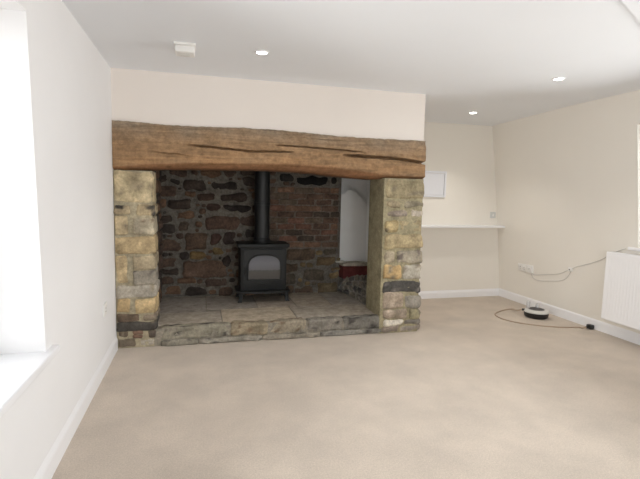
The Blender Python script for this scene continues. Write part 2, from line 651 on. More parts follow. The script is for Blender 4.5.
def stone(bm, lo, hi, c, rad=0.02, amp=0.008, seed=0, n=6, freq=9.0, vary=0.0, spots=None):
    """a rough rounded block between two corners"""
    lo, hi = Vector(lo), Vector(hi)
    ce, h = (lo + hi) / 2, (hi - lo) / 2
    rad = min(rad, 0.95 * min(h))
    rnd = random.Random(seed)
    off = Vector((rnd.uniform(0, 99), rnd.uniform(0, 99), rnd.uniform(0, 99)))
    cache = {}

    def V(u):
        key = tuple(round(x, 4) for x in u)
        if key in cache:
            return cache[key]
        p = Vector((u[0] * h.x, u[1] * h.y, u[2] * h.z))
        inn = Vector([max(-h[i] + rad, min(h[i] - rad, p[i])) for i in range(3)])
        d = p - inn
        if d.length > 1e-9:
            p = inn + d.normalized() * min(d.length, rad)
        w = ce + p
        w += noise.noise_vector(w * freq + off) * amp + noise.noise_vector(w * freq * 3 + off) * amp * 0.4
        cache[key] = bm.verts.new(w)
        return cache[key]

    g = []
    for k in range(n + 1):           # denser towards the edges
        t = -1 + 2 * k / n
        g.append(math.copysign(abs(t) ** 0.7, t) if abs(t) > 1e-9 else 0.0)
    faces = []
    for ax in range(3):
        for sg in (-1.0, 1.0):
            for i in range(n):
                for j in range(n):
                    quad = []
                    for a_, b_ in ((i, j), (i + 1, j), (i + 1, j + 1), (i, j + 1)):
                        u = [0, 0, 0]
                        u[ax] = sg
                        u[(ax + 1) % 3] = g[a_]
                        u[(ax + 2) % 3] = g[b_]
                        quad.append(V(u))
                    try:
                        faces.append(bm.faces.new(quad))
                    except ValueError:
                        pass
    la = tint_layer(bm)
    for f in faces:
        for l in f.loops:
            w = l.vert.co
            k = 1 + vary * noise.noise(w * 12 + off)
            cc = [x * k for x in c[:3]]
            if spots:
                t = noise.noise(w * 16 + off * 1.7)
                if t > spots[0]:
                    a_ = min(1, (t - spots[0]) * 5)
                    cc = [x * (1 - a_) + y * a_ for x, y in zip(cc, spots[1][:3])]
            l[la] = (*cc, 1)
    return faces


def flat_box(bm, lo, hi, c):
    n0 = set(bm.faces)
    box(bm, lo, hi)
    paint(bm, [f for f in bm.faces if f not in n0], c)


fire = thing('inglenook_fireplace', 'wide stone inglenook fireplace with rough oak beam and raised flagstone hearth',
             'fireplace', (0.7, YF, 0))

TAN, YEL, GRY = s(176, 156, 118), s(188, 158, 98), s(150, 140, 124)
PALE, BRN, DRK = s(186, 176, 156), s(116, 98, 80), s(72, 68, 64)
OLV, PNK, LIME = s(152, 138, 100), s(158, 138, 122), s(196, 190, 178)
MAUVE = s(146, 130, 118)

# left pillar: (x0, x1, y0, y1, tint, spots)
left_rows = [
    (113, 155.5, 170, 203, s(184, 165, 122), None),
    (113, 134, 204.5, 214.5, TAN, (0.15, DRK)), (135.5, 157, 204.5, 216, s(172, 152, 112), (0.2, DRK)),
    (113, 131, 216, 235, s(180, 158, 116), None), (132.5, 157, 217.5, 235, s(172, 160, 134), (0.3, BRN)),
    (113, 157.5, 236.5, 254, s(176, 150, 102), None),
    (113.5, 130.5, 255.5, 284, s(186, 160, 112), None), (132, 158, 256, 270, s(168, 150, 116), None),
    (132, 158, 271, 284.5, s(154, 146, 132), (0.25, s(110, 104, 98))),
    (114, 158.5, 286, 297.5, s(172, 164, 150), None),
    (114.5, 133, 299, 313, s(176, 146, 92), None), (134.5, 158.5, 299, 313.5, s(196, 166, 108), None),
    (115, 142, 315, 322, s(112, 92, 74), None), (143, 159, 315, 321, s(140, 124, 104), None),
    (115, 159, 323, 330, s(78, 74, 70), None),
    (116, 131, 331, 338, BRN, None), (132.5, 146, 331, 335, s(140, 104, 84), None),
    (147, 159, 331, 338, s(96, 84, 74), None), (132.5, 146, 335.5, 338.5, s(120, 86, 70), None),
    (117, 138, 339.5, 348.5, s(120, 106, 88), None), (139, 158, 339.5, 347, s(158, 150, 136), (0.2, DRK)),
]
bm = bmesh.new()
tint_layer(bm)
for i, (x0, x1, y0, y1, c, sp) in enumerate(left_rows):
    a, b2 = at(x0, y0, 1, YF), at(x1, y1, 1, YF)
    jut = random.Random(i).uniform(-0.008, 0.008)
    stone(bm, (max(a.x, XL + 0.004), YF + jut, max(b2.z - 0.003, 0.003)), (b2.x - 0.02, YF + 0.36, a.z + 0.003), mute(c), 0.024, 0.011, i, 8,
          vary=0.45, spots=sp or (0.42, mute(s(138, 124, 100))))
flat_box(bm, (XL + 0.004, YF + 0.013, 0.002), (-0.40, YF + 0.38, 1.56), s(166, 156, 132))
mesh_obj('stone_pillar', bm, M['stone'], fire, True, 60)

right_rows = [
    (383, 424, 179, 199, s(158, 143, 104), None),
    (384, 402, 200.5, 208, s(158, 142, 108), None), (403, 423, 200, 208.5, s(142, 132, 108), None),
    (381, 409, 209.5, 218, s(138, 124, 112), None), (410, 423.5, 209.5, 218, s(170, 158, 144), None),
    (384.5, 399, 219.5, 232.5, s(178, 154, 98), None), (400, 422, 219.5, 232.5, s(164, 146, 104), None),
    (382, 422, 234, 249, s(172, 152, 106), (0.3, s(136, 120, 100))),
    (380, 396, 250.5, 263.5, s(160, 146, 120), None), (397, 422.5, 250.5, 263.5, s(158, 148, 128), (0.2, s(118, 108, 100))),
    (379, 402, 265, 279.5, s(184, 148, 84), None), (403.5, 421, 265, 279.5, s(168, 162, 148), (0.25, GRY)),
    (381.5, 420.5, 281, 294, s(78, 76, 74), (0.3, s(124, 118, 112))),
    (382, 404, 292.5, 309, s(168, 148, 128), None), (405, 420.5, 295, 308.5, s(140, 134, 124), (0.3, s(176, 170, 160))),
    (383, 408, 310, 319, s(160, 142, 124), None), (409, 420, 309.5, 319, s(146, 138, 102), (0.2, s(104, 98, 90))),
    (384, 404, 320, 325.5, LIME, None), (405, 420, 320, 325, s(126, 120, 112), (0.2, LIME)),
    (382, 399, 326, 334.2, s(150, 134, 122), None), (400, 420.5, 326, 332.4, s(142, 132, 122), (0.2, s(172, 160, 150))),
]
bm = bmesh.new()
tint_layer(bm)
YFR = YF - 0.022
for i, (x0, x1, y0, y1, c, sp) in enumerate(right_rows):
    a, b2 = at(x0, y0, 1, YFR), at(x1, y1, 1, YFR)
    jut = random.Random(i + 50).uniform(-0.01, 0.01)
    stone(bm, (max(a.x, 1.772), YFR + jut, max(b2.z - 0.002, 0.003)), (b2.x + (0.012 if x1 > 415 else 0), YFR + 0.40, a.z + 0.002), mute(c), 0.036, 0.017, i + 60, 8,
          vary=0.45, spots=sp or (0.40, mute(s(132, 120, 98))))
# rendered core: mortar joints in front, smooth olive render on the inner cheek
flat_box(bm, (1.752, YFR + 0.016, 0.002), (XCR - 0.024, YFR + 0.41, 1.565), s(156, 147, 120))
mesh_obj('stone_pillar', bm, M['stone'], fire, True, 60)

# ---- oak beam
BX0, BX1 = XL + 0.003, at(426, 150, 1, YF).x
top_px = [(112, 120), (140, 122), (165, 124.5), (200, 126.5), (240, 127.5), (280, 130), (310, 133), (345, 136.5), (380, 138.5), (427, 141)]
low_px = [(112, 170.5), (150, 169.5), (165, 168.5), (200, 169), (240, 169.5), (270, 170), (300, 171.5), (325, 174), (350, 177), (378, 179), (427, 179)]
cham_px = [(112, 166), (150, 163.5), (175, 162.5), (210, 162.5), (260, 163), (300, 163.5), (330, 166), (360, 169.5), (385, 174), (427, 177)]
cracks = [([(186, 144.5), (215, 147.5), (252, 151.5), (275, 151.5), (294, 152.2)], 0.010, 0.05),
          ([(274, 144.8), (300, 146.5), (330, 149), (352, 151.2), (366, 152.5)], 0.007, 0.04),
          ([(342, 155), (370, 157), (395, 158.5), (412, 161), (427, 163.5)], 0.016, 0.09),
          ([(150, 152), (178, 154), (192, 157)], 0.005, 0.018),
          ([(296, 137), (330, 140), (350, 141)], 0.004, 0.012)]


def curve_world(pts):
    w = [at(x, y, 1, YF) for x, y in pts]
    return [(p.x, p.z) for p in w]


def interp(c, x):
    if x <= c[0][0]:
        return c[0][1]
    for (a0, b0), (a1, b1) in zip(c, c[1:]):
        if x <= a1:
            t = (x - a0) / (a1 - a0)
            t = t * t * (3 - 2 * t) if False else t
            return b0 + (b1 - b0) * t
    return c[-1][1]


topc, lowc, chc = curve_world(top_px), curve_world(low_px), curve_world(cham_px)
crw = [(curve_world(c), w, d) for c, w, d in cracks]
NX, NZ = 230, 64
BD = 0.33
bm = bmesh.new()
la = tint_layer(bm)
cols, tints = [], []
oak_mid, oak_or, oak_gr = s(148, 120, 90), s(172, 128, 84), s(150, 136, 118)
for i in range(NX + 1):
    x = BX0 + (BX1 - BX0) * i / NX
    zt, zl, zc = interp(topc, x), interp(lowc, x), interp(chc, x)
    zt += 0.006 * noise.noise(Vector((x * 9, 0, 3))) + 0.004 * noise.noise(Vector((x * 25, 0, 13)))
    zl += 0.004 * noise.noise(Vector((x * 7, 0, 8)))
    zc += 0.006 * noise.noise(Vector((x * 6, 0, 5)))
    ring, tr = [], []
    # top back, top front (rounded)
    for yy, zz in ((YF + BD, zt), (YF + 0.05, zt), (YF + 0.012, zt)):
        ring.append(Vector((x, yy, zz)))
        tr.append(oak_gr)
    z1 = zt - 0.012
    for k in range(NZ + 1):
        t = k / NZ
        z = z1 + (zc - z1) * t
        y = YF + 0.010 * noise.noise(Vector((x * 2.5, z * 6, 1))) + 0.006 * noise.noise(Vector((x * 9, z * 30, 2)))
        y += 0.006 * noise.noise(Vector((x * 28, z * 28, 4))) + 0.010 * noise.noise(Vector((x * 11, z * 13, 14)))
        y += 0.02 * max(0, 0.12 - t) / 0.12
        cz, dark = 0, 0
        for cw, w, dep in crw:
            if cw[0][0] <= x <= cw[-1][0]:
                ends = min(x - cw[0][0], cw[-1][0] - x if cw[-1][0] < BX1 - 0.03 else 9) / 0.12
                tap = max(0.0, min(1.0, ends)) ** 0.6
                dz = abs(z - interp(cw, x) - 0.004 * noise.noise(Vector((x * 18, 7, 0))))
                ww = w * (0.35 + 0.65 * tap)
                if dz < ww:
                    cz = max(cz, dep * tap * (1 - (dz / ww) ** 2))
        y += cz
        g = noise.noise(Vector((x * 3.0, z * 14, 9))) * 0.5 + 0.5
        topw = max(0, 1 - t / 0.45) * (0.55 + 0.45 * noise.noise(Vector((x * 5, z * 9, 2))))
        low = max(0, (t - 0.45) / 0.55)
        c = [a_ * (1 - 0.6 * low * g) + b_ * 0.6 * low * g for a_, b_ in zip(oak_mid, oak_or)]
        tw = max(0, min(0.75, topw))
        c = [a_ * (1 - tw) + b_ * tw for a_, b_ in zip(c, oak_gr)]
        ring.append(Vector((x, y, z)))
        tr.append((*c[:3], 1))
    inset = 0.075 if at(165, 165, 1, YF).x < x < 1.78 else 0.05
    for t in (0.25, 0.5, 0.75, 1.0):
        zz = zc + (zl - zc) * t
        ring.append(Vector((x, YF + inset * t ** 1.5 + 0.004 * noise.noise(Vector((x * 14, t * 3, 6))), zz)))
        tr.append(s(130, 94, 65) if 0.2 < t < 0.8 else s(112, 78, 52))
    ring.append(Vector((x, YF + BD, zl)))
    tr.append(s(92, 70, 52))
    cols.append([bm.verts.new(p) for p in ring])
    tints.append(tr)
L = len(cols[0])
for i in range(NX):
    for k in range(L):
        k2 = (k + 1) % L
        f = bm.faces.new((cols[i][k], cols[i + 1][k], cols[i + 1][k2], cols[i][k2]))
        for l, (ii, kk) in zip(f.loops, ((i, k), (i + 1, k), (i + 1, k2), (i, k2))):
            l[la] = tints[ii][kk]
for i in (0, NX):
    f = bm.faces.new(cols[i])
    for l in f.loops:
        l[la] = oak_mid
beam = mesh_obj('oak_beam', bm, M['oak'], fire, True, 50)

# ---- hearth: flagstones and kerb
bm = bmesh.new()
tint_layer(bm)
flags = [(-0.46, 0.20, 4.30, 4.72, s(172, 162, 148)), (0.21, 0.93, 4.30, 4.80, s(186, 172, 152)),
         (0.94, 1.80, 4.30, 4.78, s(172, 162, 148)),
         (-0.46, 0.06, 4.73, 5.45, s(162, 154, 144)), (0.07, 0.60, 4.81, 5.45, s(158, 150, 140)),
         (0.61, 1.02, 4.81, 5.45, s(164, 152, 138)), (1.03, 1.42, 4.79, 5.45, s(172, 160, 144)),
         (1.43, 1.84, 4.79, 5.45, s(164, 156, 146))]
for i, (x0, x1, y0, y1, c) in enumerate(flags):
    stone(bm, (x0, y0, HZ - 0.05), (x1, y1, HZ + random.Random(i).uniform(-0.003, 0.003)), c, 0.010, 0.004, 200 + i, 6, 4, vary=0.12)
flat_box(bm, (-0.46, 4.31, 0.002), (1.85, 5.46, HZ - 0.008), s(146, 138, 126))
mesh_obj('hearth_slab', bm, M['flag'], fire, True, 50)

bm = bmesh.new()
tint_layer(bm)
kx = [(160, 230, s(146, 140, 124), DRK), (231.5, 268, s(150, 138, 116), BRN), (269, 306, s(152, 142, 124), BRN), (307, 343, s(134, 128, 118), DRK), (344, 381, s(124, 120, 112), DRK)]
for i, (a, b2, c, sp) in enumerate(kx):
    xa, xb = at(a, 330, 1, YF).x, at(b2, 330, 1, YF).x
    stone(bm, (xa, YF + random.Random(i).uniform(0.0, 0.012), 0.055), (xb, 4.32, HZ + 0.003), c, 0.020, 0.014, 300 + i, 10, 12, vary=0.3, spots=(0.18, sp))
lx = [(160, 198, s(140, 134, 120)), (199, 262, s(150, 144, 132)), (263, 320, s(146, 138, 124)), (321, 381, s(138, 134, 126))]
for i, (a, b2, c) in enumerate(lx):
    xa, xb = at(a, 335, 1, YF).x, at(b2, 335, 1, YF).x
    stone(bm, (xa, YF - 0.012, 0.003), (xb, 4.32, 0.050), c, 0.014, 0.011, 330 + i, 10, 12, vary=0.25, spots=(0.25, DRK))
flat_box(bm, (-0.40, YF + 0.014, 0.002), (1.775, 4.32, HZ - 0.008), s(140, 133, 120))
mesh_obj('hearth_kerb', bm, M['stone'], fire, True, 60)

# ---- fireback: rubble, with a patch of brickwork to the right of the flue
bm = bmesh.new()
tint_layer(bm)
rub = [(197, 217, 193, 202), (212, 238, 181, 191), (205, 240, 215, 230), (177, 190, 221, 232),
       (185, 208, 233, 250), (223, 250, 204, 212), (207, 220, 203, 212), (220, 247, 193, 202),
       (182, 227, 261, 277), (213, 223, 247, 255), (185, 208, 288, 296), (222, 232, 255, 267),
       (296, 328, 175.5, 186), (279, 294, 174, 181), (331, 337, 177, 184), (190, 205, 251, 259),
       (204, 228, 279, 287), (210, 221, 233, 245), (223, 236, 232, 245)]
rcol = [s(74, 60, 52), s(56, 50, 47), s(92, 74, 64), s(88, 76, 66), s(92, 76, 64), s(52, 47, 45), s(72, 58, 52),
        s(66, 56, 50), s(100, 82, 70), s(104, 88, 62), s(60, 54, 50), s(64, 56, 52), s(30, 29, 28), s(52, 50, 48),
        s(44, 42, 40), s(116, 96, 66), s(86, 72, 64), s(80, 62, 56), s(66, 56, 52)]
placed = list(rub)


def clash(r, gap=0.5):
    return any(r[0] < q[1] + gap and r[1] > q[0] - gap and r[2] < q[3] + gap and r[3] > q[2] - gap for q in placed)


placed.append((268.5, 339, 187, 247))
rnd = random.Random(11)
more = []
for w, h, tries in ((22, 10, 1500), (16, 9, 2500), (12, 7.5, 4000), (8.5, 6, 5000), (6, 4.2, 6000), (4, 3, 5000)):
    for _ in range(tries):
        ww, hh = w * rnd.uniform(0.8, 1.3), h * rnd.uniform(0.8, 1.2)
        x, y = rnd.uniform(152, 341 - ww), rnd.uniform(160, 297 - hh)
        r = (x, x + ww, y, y + hh)
        if not clash(r):
            placed.append(r)
            more.append(r)
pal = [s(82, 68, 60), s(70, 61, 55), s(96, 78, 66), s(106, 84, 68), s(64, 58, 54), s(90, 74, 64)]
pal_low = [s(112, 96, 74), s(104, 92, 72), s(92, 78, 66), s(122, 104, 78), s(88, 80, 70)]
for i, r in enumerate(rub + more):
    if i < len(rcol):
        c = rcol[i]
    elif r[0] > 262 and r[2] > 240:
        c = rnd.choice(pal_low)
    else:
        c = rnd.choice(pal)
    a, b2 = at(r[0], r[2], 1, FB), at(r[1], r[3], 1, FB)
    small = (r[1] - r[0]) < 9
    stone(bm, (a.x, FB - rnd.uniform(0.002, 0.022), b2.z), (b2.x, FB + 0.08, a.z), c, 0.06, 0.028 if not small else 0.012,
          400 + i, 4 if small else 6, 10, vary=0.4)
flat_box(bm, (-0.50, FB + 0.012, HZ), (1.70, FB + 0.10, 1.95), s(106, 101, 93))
mesh_obj('rubble_fireback', bm, M['rubble'], fire, True, 70)

bm = bmesh.new()
tint_layer(bm)
z_hi, z_lo = at(300, 187, 1, FB).z, at(300, 247.5, 1, FB).z
bx0, bx1 = at(269, 215, 1, FB).x, at(339.5, 215, 1, FB).x
nrow = round((z_hi - z_lo) / 0.075)
rh = (z_hi - z_lo) / nrow
for k in range(nrow):
    z = z_hi - (k + 1) * rh
    x = bx0 - (0.0 if k % 2 else 0.11) + rnd.uniform(-0.02, 0.02)
    while x < bx1 - 0.02:
        x1 = min(x + 0.215, bx1 + rnd.uniform(-0.02, 0.012))
        xs = max(x, bx0 + rnd.uniform(-0.01, 0.02))
        if x1 - xs > 0.03:
            c = rnd.choice([s(112, 84, 72), s(104, 84, 72), s(92, 74, 64), s(98, 86, 74), s(122, 96, 80), s(78, 68, 60)])
            stone(bm, (xs, FB - rnd.uniform(0.008, 0.022), z + rnd.uniform(0.0, 0.008)), (x1 - rnd.uniform(0.0, 0.014), FB + 0.06, z + rh - rnd.uniform(0.0, 0.008)), c, 0.014, 0.010,
                  900 + k * 20 + int(x * 9), 5, 12, vary=0.35)
        x += 0.222
flat_box(bm, (bx0 - 0.01, FB - 0.004, z_lo - 0.005), (bx1 - 0.012, FB + 0.05, z_hi + 0.004), s(112, 102, 92))
mesh_obj('brick_patch', bm, M['rubble'], fire, True, 60)['label'] = 'weathered red brick patch in the rubble fireback'

# left cheek of the fireplace
bm = bmesh.new()
tint_layer(bm)
rnd = random.Random(5)
z = HZ - 0.02
k = 0
while z < 1.9:
    hgt = rnd.uniform(0.09, 0.16)
    y = YF + 0.37
    while y < FB:
        wd = rnd.uniform(0.14, 0.32)
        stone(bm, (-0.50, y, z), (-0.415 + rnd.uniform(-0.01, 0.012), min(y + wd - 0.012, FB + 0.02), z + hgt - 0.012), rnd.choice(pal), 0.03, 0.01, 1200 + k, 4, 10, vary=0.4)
        y += wd
        k += 1
    z += hgt
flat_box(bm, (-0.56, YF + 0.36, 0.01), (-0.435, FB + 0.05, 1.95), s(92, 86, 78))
mesh_obj('fireplace_cheek', bm, M['rubble'], fire, True, 70)

# right side: white limewashed recess above a red ledge and a sloping rubble bank
YN = FB + 0.06
bm = bmesh.new()
NXn, NZn = 26, 60
grid = []
zr = at(356, 190, 1, YN).z
for i in range(NXn + 1):
    x = 1.60 + (2.10 - 1.60) * i / NXn
    colv = []
    for k in range(NZn + 1):
        z = 0.45 + (1.95 - 0.45) * k / NZn
        y = YN + 0.010 * noise.noise(Vector((x * 4, z * 3, 0))) + 0.004 * noise.noise(Vector((x * 16, z * 16, 3)))
        ridge = zr - 0.16 * ((x - 1.84) / 0.2) ** 2 + 0.02 * noise.noise(Vector((x * 14, 0, 4)))
        if z > ridge:
            t = min(1, (z - ridge) / 0.03)
            y += 0.05 * t + 0.25 * max(0, z - ridge)
        colv.append(bm.verts.new((x, min(y, YB - 0.004), z)))
    grid.append(colv)
for i in range(NXn):
    for k in range(NZn):
        bm.faces.new((grid[i][k], grid[i + 1][k], grid[i + 1][k + 1], grid[i][k + 1]))
r_ = bmesh.ops.extrude_face_region(bm, geom=list(bm.faces))
for v in [g for g in r_['geom'] if isinstance(g, bmesh.types.BMVert)]:
    v.co.y = YB - 0.001
# white side of the recess, behind the pillar
box(bm, (2.06, YF + 0.42, 0.45), (2.095, YN, 1.95))
mesh_obj('limewashed_recess', bm, M['niche'], fire, True, 40)['label'] = 'white limewashed recess at the right end of the fireplace'

# ledge: pale plaster lip over a red-painted riser
ytop = FB - 0.02
bm = bmesh.new()
zl0 = at(355, 266, 1, ytop - 0.10).z
zl1 = at(355, 276.5, 1, ytop - 0.10).z
xl0 = at(343, 270, 1, ytop - 0.10).x
stone_bm = bmesh.new()
tint_layer(stone_bm)
stone(stone_bm, (xl0 - 0.005, ytop - 0.11, zl0 - 0.004), (2.06, YN + 0.01, zl0 + 0.035), s(180, 172, 158), 0.012, 0.008, 77, 8, 9, vary=0.2)
stone(stone_bm, (at(336, 262, 1, FB - 0.02).x, FB - 0.035, zl0 + 0.028), (xl0 + 0.06, YN, zl0 + 0.048), s(206, 202, 192), 0.008, 0.004, 78, 5, 9)
mesh_obj('ledge_top', stone_bm, M['stone'], fire, True, 60)
bm = bmesh.new()
stone_bm = bmesh.new()
tint_layer(stone_bm)
stone(stone_bm, (xl0, ytop - 0.10, zl1 - 0.03), (2.06, YN, zl0), s(98, 50, 48), 0.012, 0.007, 79, 8, 8, vary=0.4, spots=(0.35, s(70, 30, 30)))
mesh_obj('red_riser', stone_bm, M['stone'], fire, True, 60)['label'] = 'dark red painted riser under the recess'
bm.free()

# sloping rubble bank, ruled between the hearth line and the foot of the riser
bm = bmesh.new()
tint_layer(bm)


def bank(u, v):
    bot = Vector((1.715, FB + 0.0, HZ)).lerp(Vector((1.765, YF + 0.18, HZ)), u)
    bot.x += 0.03 * math.sin(math.pi * u)
    top = Vector((1.735, ytop - 0.09, zl1)).lerp(Vector((2.06, ytop - 0.13, zl1 + 0.02)), min(1, u * 1.15))
    return bot.lerp(top, v)


NU, NV = 90, 40
rnd = random.Random(21)
cells = []
for r_i in range(4):
    u = rnd.uniform(-0.1, 0)
    while u < 1.05:
        w = rnd.uniform(0.11, 0.2)
        cells.append((u + w / 2, (r_i + 0.5) / 4 + rnd.uniform(-0.03, 0.03), w / 2 - 0.014, 0.105,
                      rnd.choice([s(122, 116, 108), s(104, 100, 96), s(136, 128, 118), s(92, 90, 88), s(128, 120, 108)])))
        u += w
vg = []
ct = []
for i in range(NU + 1):
    vr, cr_ = [], []
    for k in range(NV + 1):
        u, v = i / NU, k / NV
        p = bank(u, v)
        e1 = bank(min(1, u + 0.01), v) - bank(max(0, u - 0.01), v)
        e2 = bank(u, min(1, v + 0.01)) - bank(u, max(0, v - 0.01))
        nrm = e1.cross(e2).normalized()
        if nrm.x > 0:
            nrm = -nrm
        best, c = 0, s(146, 142, 134)
        for cu, cv, hu, hv, cc in cells:
            du, dv = abs(u - cu) / hu, abs(v - cv) / hv
            dd = (du ** 3 + dv ** 3) ** (1 / 3)
            if dd < 1 and 1 - dd > best:
                best, c = 1 - dd, cc
        p = p + nrm * (0.035 * min(1, best * 2.5) ** 0.5 + 0.008 * noise.noise(p * 18))
        vr.append(bm.verts.new(p))
        cr_.append(c)
    vg.append(vr)
    ct.append(cr_)
la = tint_layer(bm)
for i in range(NU):
    for k in range(NV):
        f = bm.faces.new((vg[i][k], vg[i + 1][k], vg[i + 1][k + 1], vg[i][k + 1]))
        for l, (ii, kk) in zip(f.loops, ((i, k), (i + 1, k), (i + 1, k + 1), (i, k + 1))):
            l[la] = ct[ii][kk]
# solid behind the visible slope
base_a, base_b = bm.verts.new((2.06, FB, 0.02)), bm.verts.new((2.06, YF + 0.18, 0.02))
mesh_obj('rubble_bank', bm, M['rubble'], fire, True, 70)

bm = bmesh.new()
box(bm, (-0.5, YF + 0.30, 1.94), (2.09, YB - 0.01, 1.97))
mesh_obj('register_plate', bm, M['soot'], fire)

# ------------------------------------------------------------------ stove
YS = 5.03                                  # stove front
sx0, sx1 = at(240.5, 270, 1, YS).x, at(286.5, 270, 1, YS).x
sc_ = (sx0 + sx1) / 2
SD = 0.30                                  # depth


def sz(py):
    return at(263, py, 1, YS).z


def sxp(px, py=270):
    return at(px, py, 1, YS).x


stove = thing('wood_burning_stove', 'black cast iron wood burning stove with arched glass door on the hearth',
              'stove', (sc_, YS + SD / 2, HZ))
z_top, z_bt, z_lip = sz(247.5), sz(289), sz(291.5)
bm = bmesh.new()
box(bm, (sx0, YS, z_lip), (sx1, YS + SD, z_top), 0.012, 3)
mesh_obj('firebox', bm, M['iron'], stove, True, 40)
bm = bmesh.new()
box(bm, (sxp(237.5), YS - 0.03, z_top), (sxp(289), YS + SD + 0.02, sz(243.8)), 0.009, 3)
box(bm, (sxp(239.5), YS - 0.015, z_top - 0.014), (sxp(287.5), YS + SD + 0.01, z_top), 0.005, 2)
mesh_obj('top_plate', bm, M['iron'], stove, True, 40)
# projecting ash lip with a curved front
bm = bmesh.new()
n = 20
xa, xb = sxp(236.5), sxp(289.5)
pl_, pu_ = [], []
for i in range(n + 1):
    t = i / n
    x = xa + (xb - xa) * t
    y = YS - 0.035 - 0.055 * math.sin(math.pi * t) ** 0.7
    pl_.append(bm.verts.new((x, y, z_lip - 0.004)))
    pu_.append(bm.verts.new((x, y, z_lip + 0.018)))
bk = [bm.verts.new((xb, YS + SD, z_lip - 0.004)), bm.verts.new((xa, YS + SD, z_lip - 0.004))]
bku = [bm.verts.new((xb, YS + SD, z_lip + 0.018)), bm.verts.new((xa, YS + SD, z_lip + 0.018))]
A_, B_ = pl_ + bk, pu_ + bku
bm.faces.new(A_)
bm.faces.new(B_)
for i in range(len(A_)):
    j = (i + 1) % len(A_)
    bm.faces.new((A_[i], A_[j], B_[j], B_[i]))
mesh_obj('ash_lip', bm, M['iron'], stove)
# door with arched opening
dx0, dx1, dz0, dz1 = sxp(243.5), sxp(283.5), sz(287.5), sz(249.5)
gx0, gx1, gz0, gz1 = sxp(248.5), sxp(280), sz(279), sz(255.3)


def arch(x0, x1, z0, z1, n=24):
    """outline of an opening with flat foot and depressed arch, counter-clockwise from bottom left"""
    pts = [(x0, z0), (x1, z0)]
    h = (z1 - z0)
    spring = z0 + h * 0.52
    c = (x0 + x1) / 2
    for k in range(n + 1):
        a_ = math.pi * k / n
        ca, sa = math.cos(a_), math.sin(a_)
        pts.append((c + (x1 - x0) / 2 * math.copysign(abs(ca) ** 0.75, ca), spring + (z1 - spring) * abs(sa) ** 0.8))
    return pts


def rect_like(pts, x0, x1, z0, z1):
    """project an outline outwards onto a rectangle from its centre"""
    c = Vector(((x0 + x1) / 2, (z0 + z1) / 2))
    o = []
    for x, z in pts:
        d_ = Vector((x, z)) - c
        k_ = min((x1 - c.x) / abs(d_.x) if abs(d_.x) > 1e-6 else 9e9, (z1 - c.y) / abs(d_.y) if abs(d_.y) > 1e-6 else 9e9)
        o.append(tuple(c + d_ * k_))
    return o


bm = bmesh.new()
ap = arch(gx0, gx1, gz0, gz1)
outer = rect_like(ap, dx0, dx1, dz0, dz1)
rim = arch(gx0 - 0.014, gx1 + 0.014, gz0 - 0.012, gz1 + 0.014)
yo, yr = YS - 0.022, YS - 0.032
L0 = [bm.verts.new((x, YS + 0.002, z)) for x, z in outer]
L1 = [bm.verts.new((x, yo, z)) for x, z in outer]
L2 = [bm.verts.new((x, yo, z)) for x, z in rim]
L3 = [bm.verts.new((x, yr, z)) for x, z in arch(gx0 - 0.010, gx1 + 0.010, gz0 - 0.008, gz1 + 0.010)]
L4 = [bm.verts.new((x, yr, z)) for x, z in ap]
L5 = [bm.verts.new((x, YS + 0.002, z)) for x, z in ap]
for A_, B_ in ((L0, L1), (L1, L2), (L2, L3), (L3, L4), (L4, L5), (L5, L0)):
    for i in range(len(A_)):
        j = (i + 1) % len(A_)
        bm.faces.new((A_[i], A_[j], B_[j], B_[i]))
door = mesh_obj('door', bm, M['iron'], stove, True, 35)
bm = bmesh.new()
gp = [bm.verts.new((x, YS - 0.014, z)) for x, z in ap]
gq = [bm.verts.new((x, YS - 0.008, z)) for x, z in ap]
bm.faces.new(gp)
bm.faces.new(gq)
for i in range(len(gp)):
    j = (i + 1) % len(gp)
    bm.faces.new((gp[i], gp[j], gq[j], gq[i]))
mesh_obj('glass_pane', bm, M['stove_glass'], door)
bm = bmesh.new()
zk = sz(283)
box(bm, (sc_ - 0.075, YS - 0.030, zk - 0.014), (sc_ + 0.075, YS - 0.020, zk + 0.014), 0.004, 2)
for k in range(5):
    cyl(bm, (sc_ - 0.05 + k * 0.025, YS - 0.034, zk), (sc_ - 0.05 + k * 0.025, YS - 0.026, zk), 0.007, n=12)
mesh_obj('air_vent', bm, M['iron'], door, True, 40)
bm = bmesh.new()
xh = sxp(245.8)
cyl(bm, (xh, YS - 0.055, sz(274)), (xh, YS - 0.055, sz(266)), 0.009, n=14, bevel=0.003)
cyl(bm, (xh, YS - 0.055, sz(270)), (xh, YS - 0.02, sz(270)), 0.006, n=12)
mesh_obj('door_handle', bm, M['chrome'] if False else M['iron'], door, True, 40)
for lx0, ly in ((sxp(241.5), YS + 0.0), (sxp(286.5), YS + 0.0), (sxp(241.5), YS + SD - 0.03), (sxp(286.5), YS + SD - 0.03)):
    bm = bmesh.new()
    out = 0.014 if lx0 > sc_ else -0.014
    segs = [(z_lip - 0.003, 0.020, 0), (HZ + 0.09, 0.020, 0.2), (HZ + 0.05, 0.017, 0.4), (HZ + 0.02, 0.018, 0.9), (HZ + 0.004, 0.024, 1.2)]
    rings = []
    for z, hw, k in segs:
        cx = lx0 + out * k
        cyy = ly + 0.02 - (0.01 * k if ly < YS + 0.1 else -0.01 * k)
        rings.append([bm.verts.new((cx + a_ * hw, cyy + b_ * hw, z)) for a_, b_ in ((-1, -1), (1, -1), (1, 1), (-1, 1))])
    for A_, B_ in zip(rings, rings[1:]):
        for i in range(4):
            j = (i + 1) % 4
            bm.faces.new((A_[i], A_[j], B_[j], B_[i]))
    bm.faces.new(rings[0])
    bm.faces.new(rings[-1])
    mesh_obj('leg', bm, M['iron'], stove)
yfl = YS + SD * 0.55
fxa, fxb = at(254.5, 215, 1, yfl).x, at(269.5, 215, 1, yfl).x
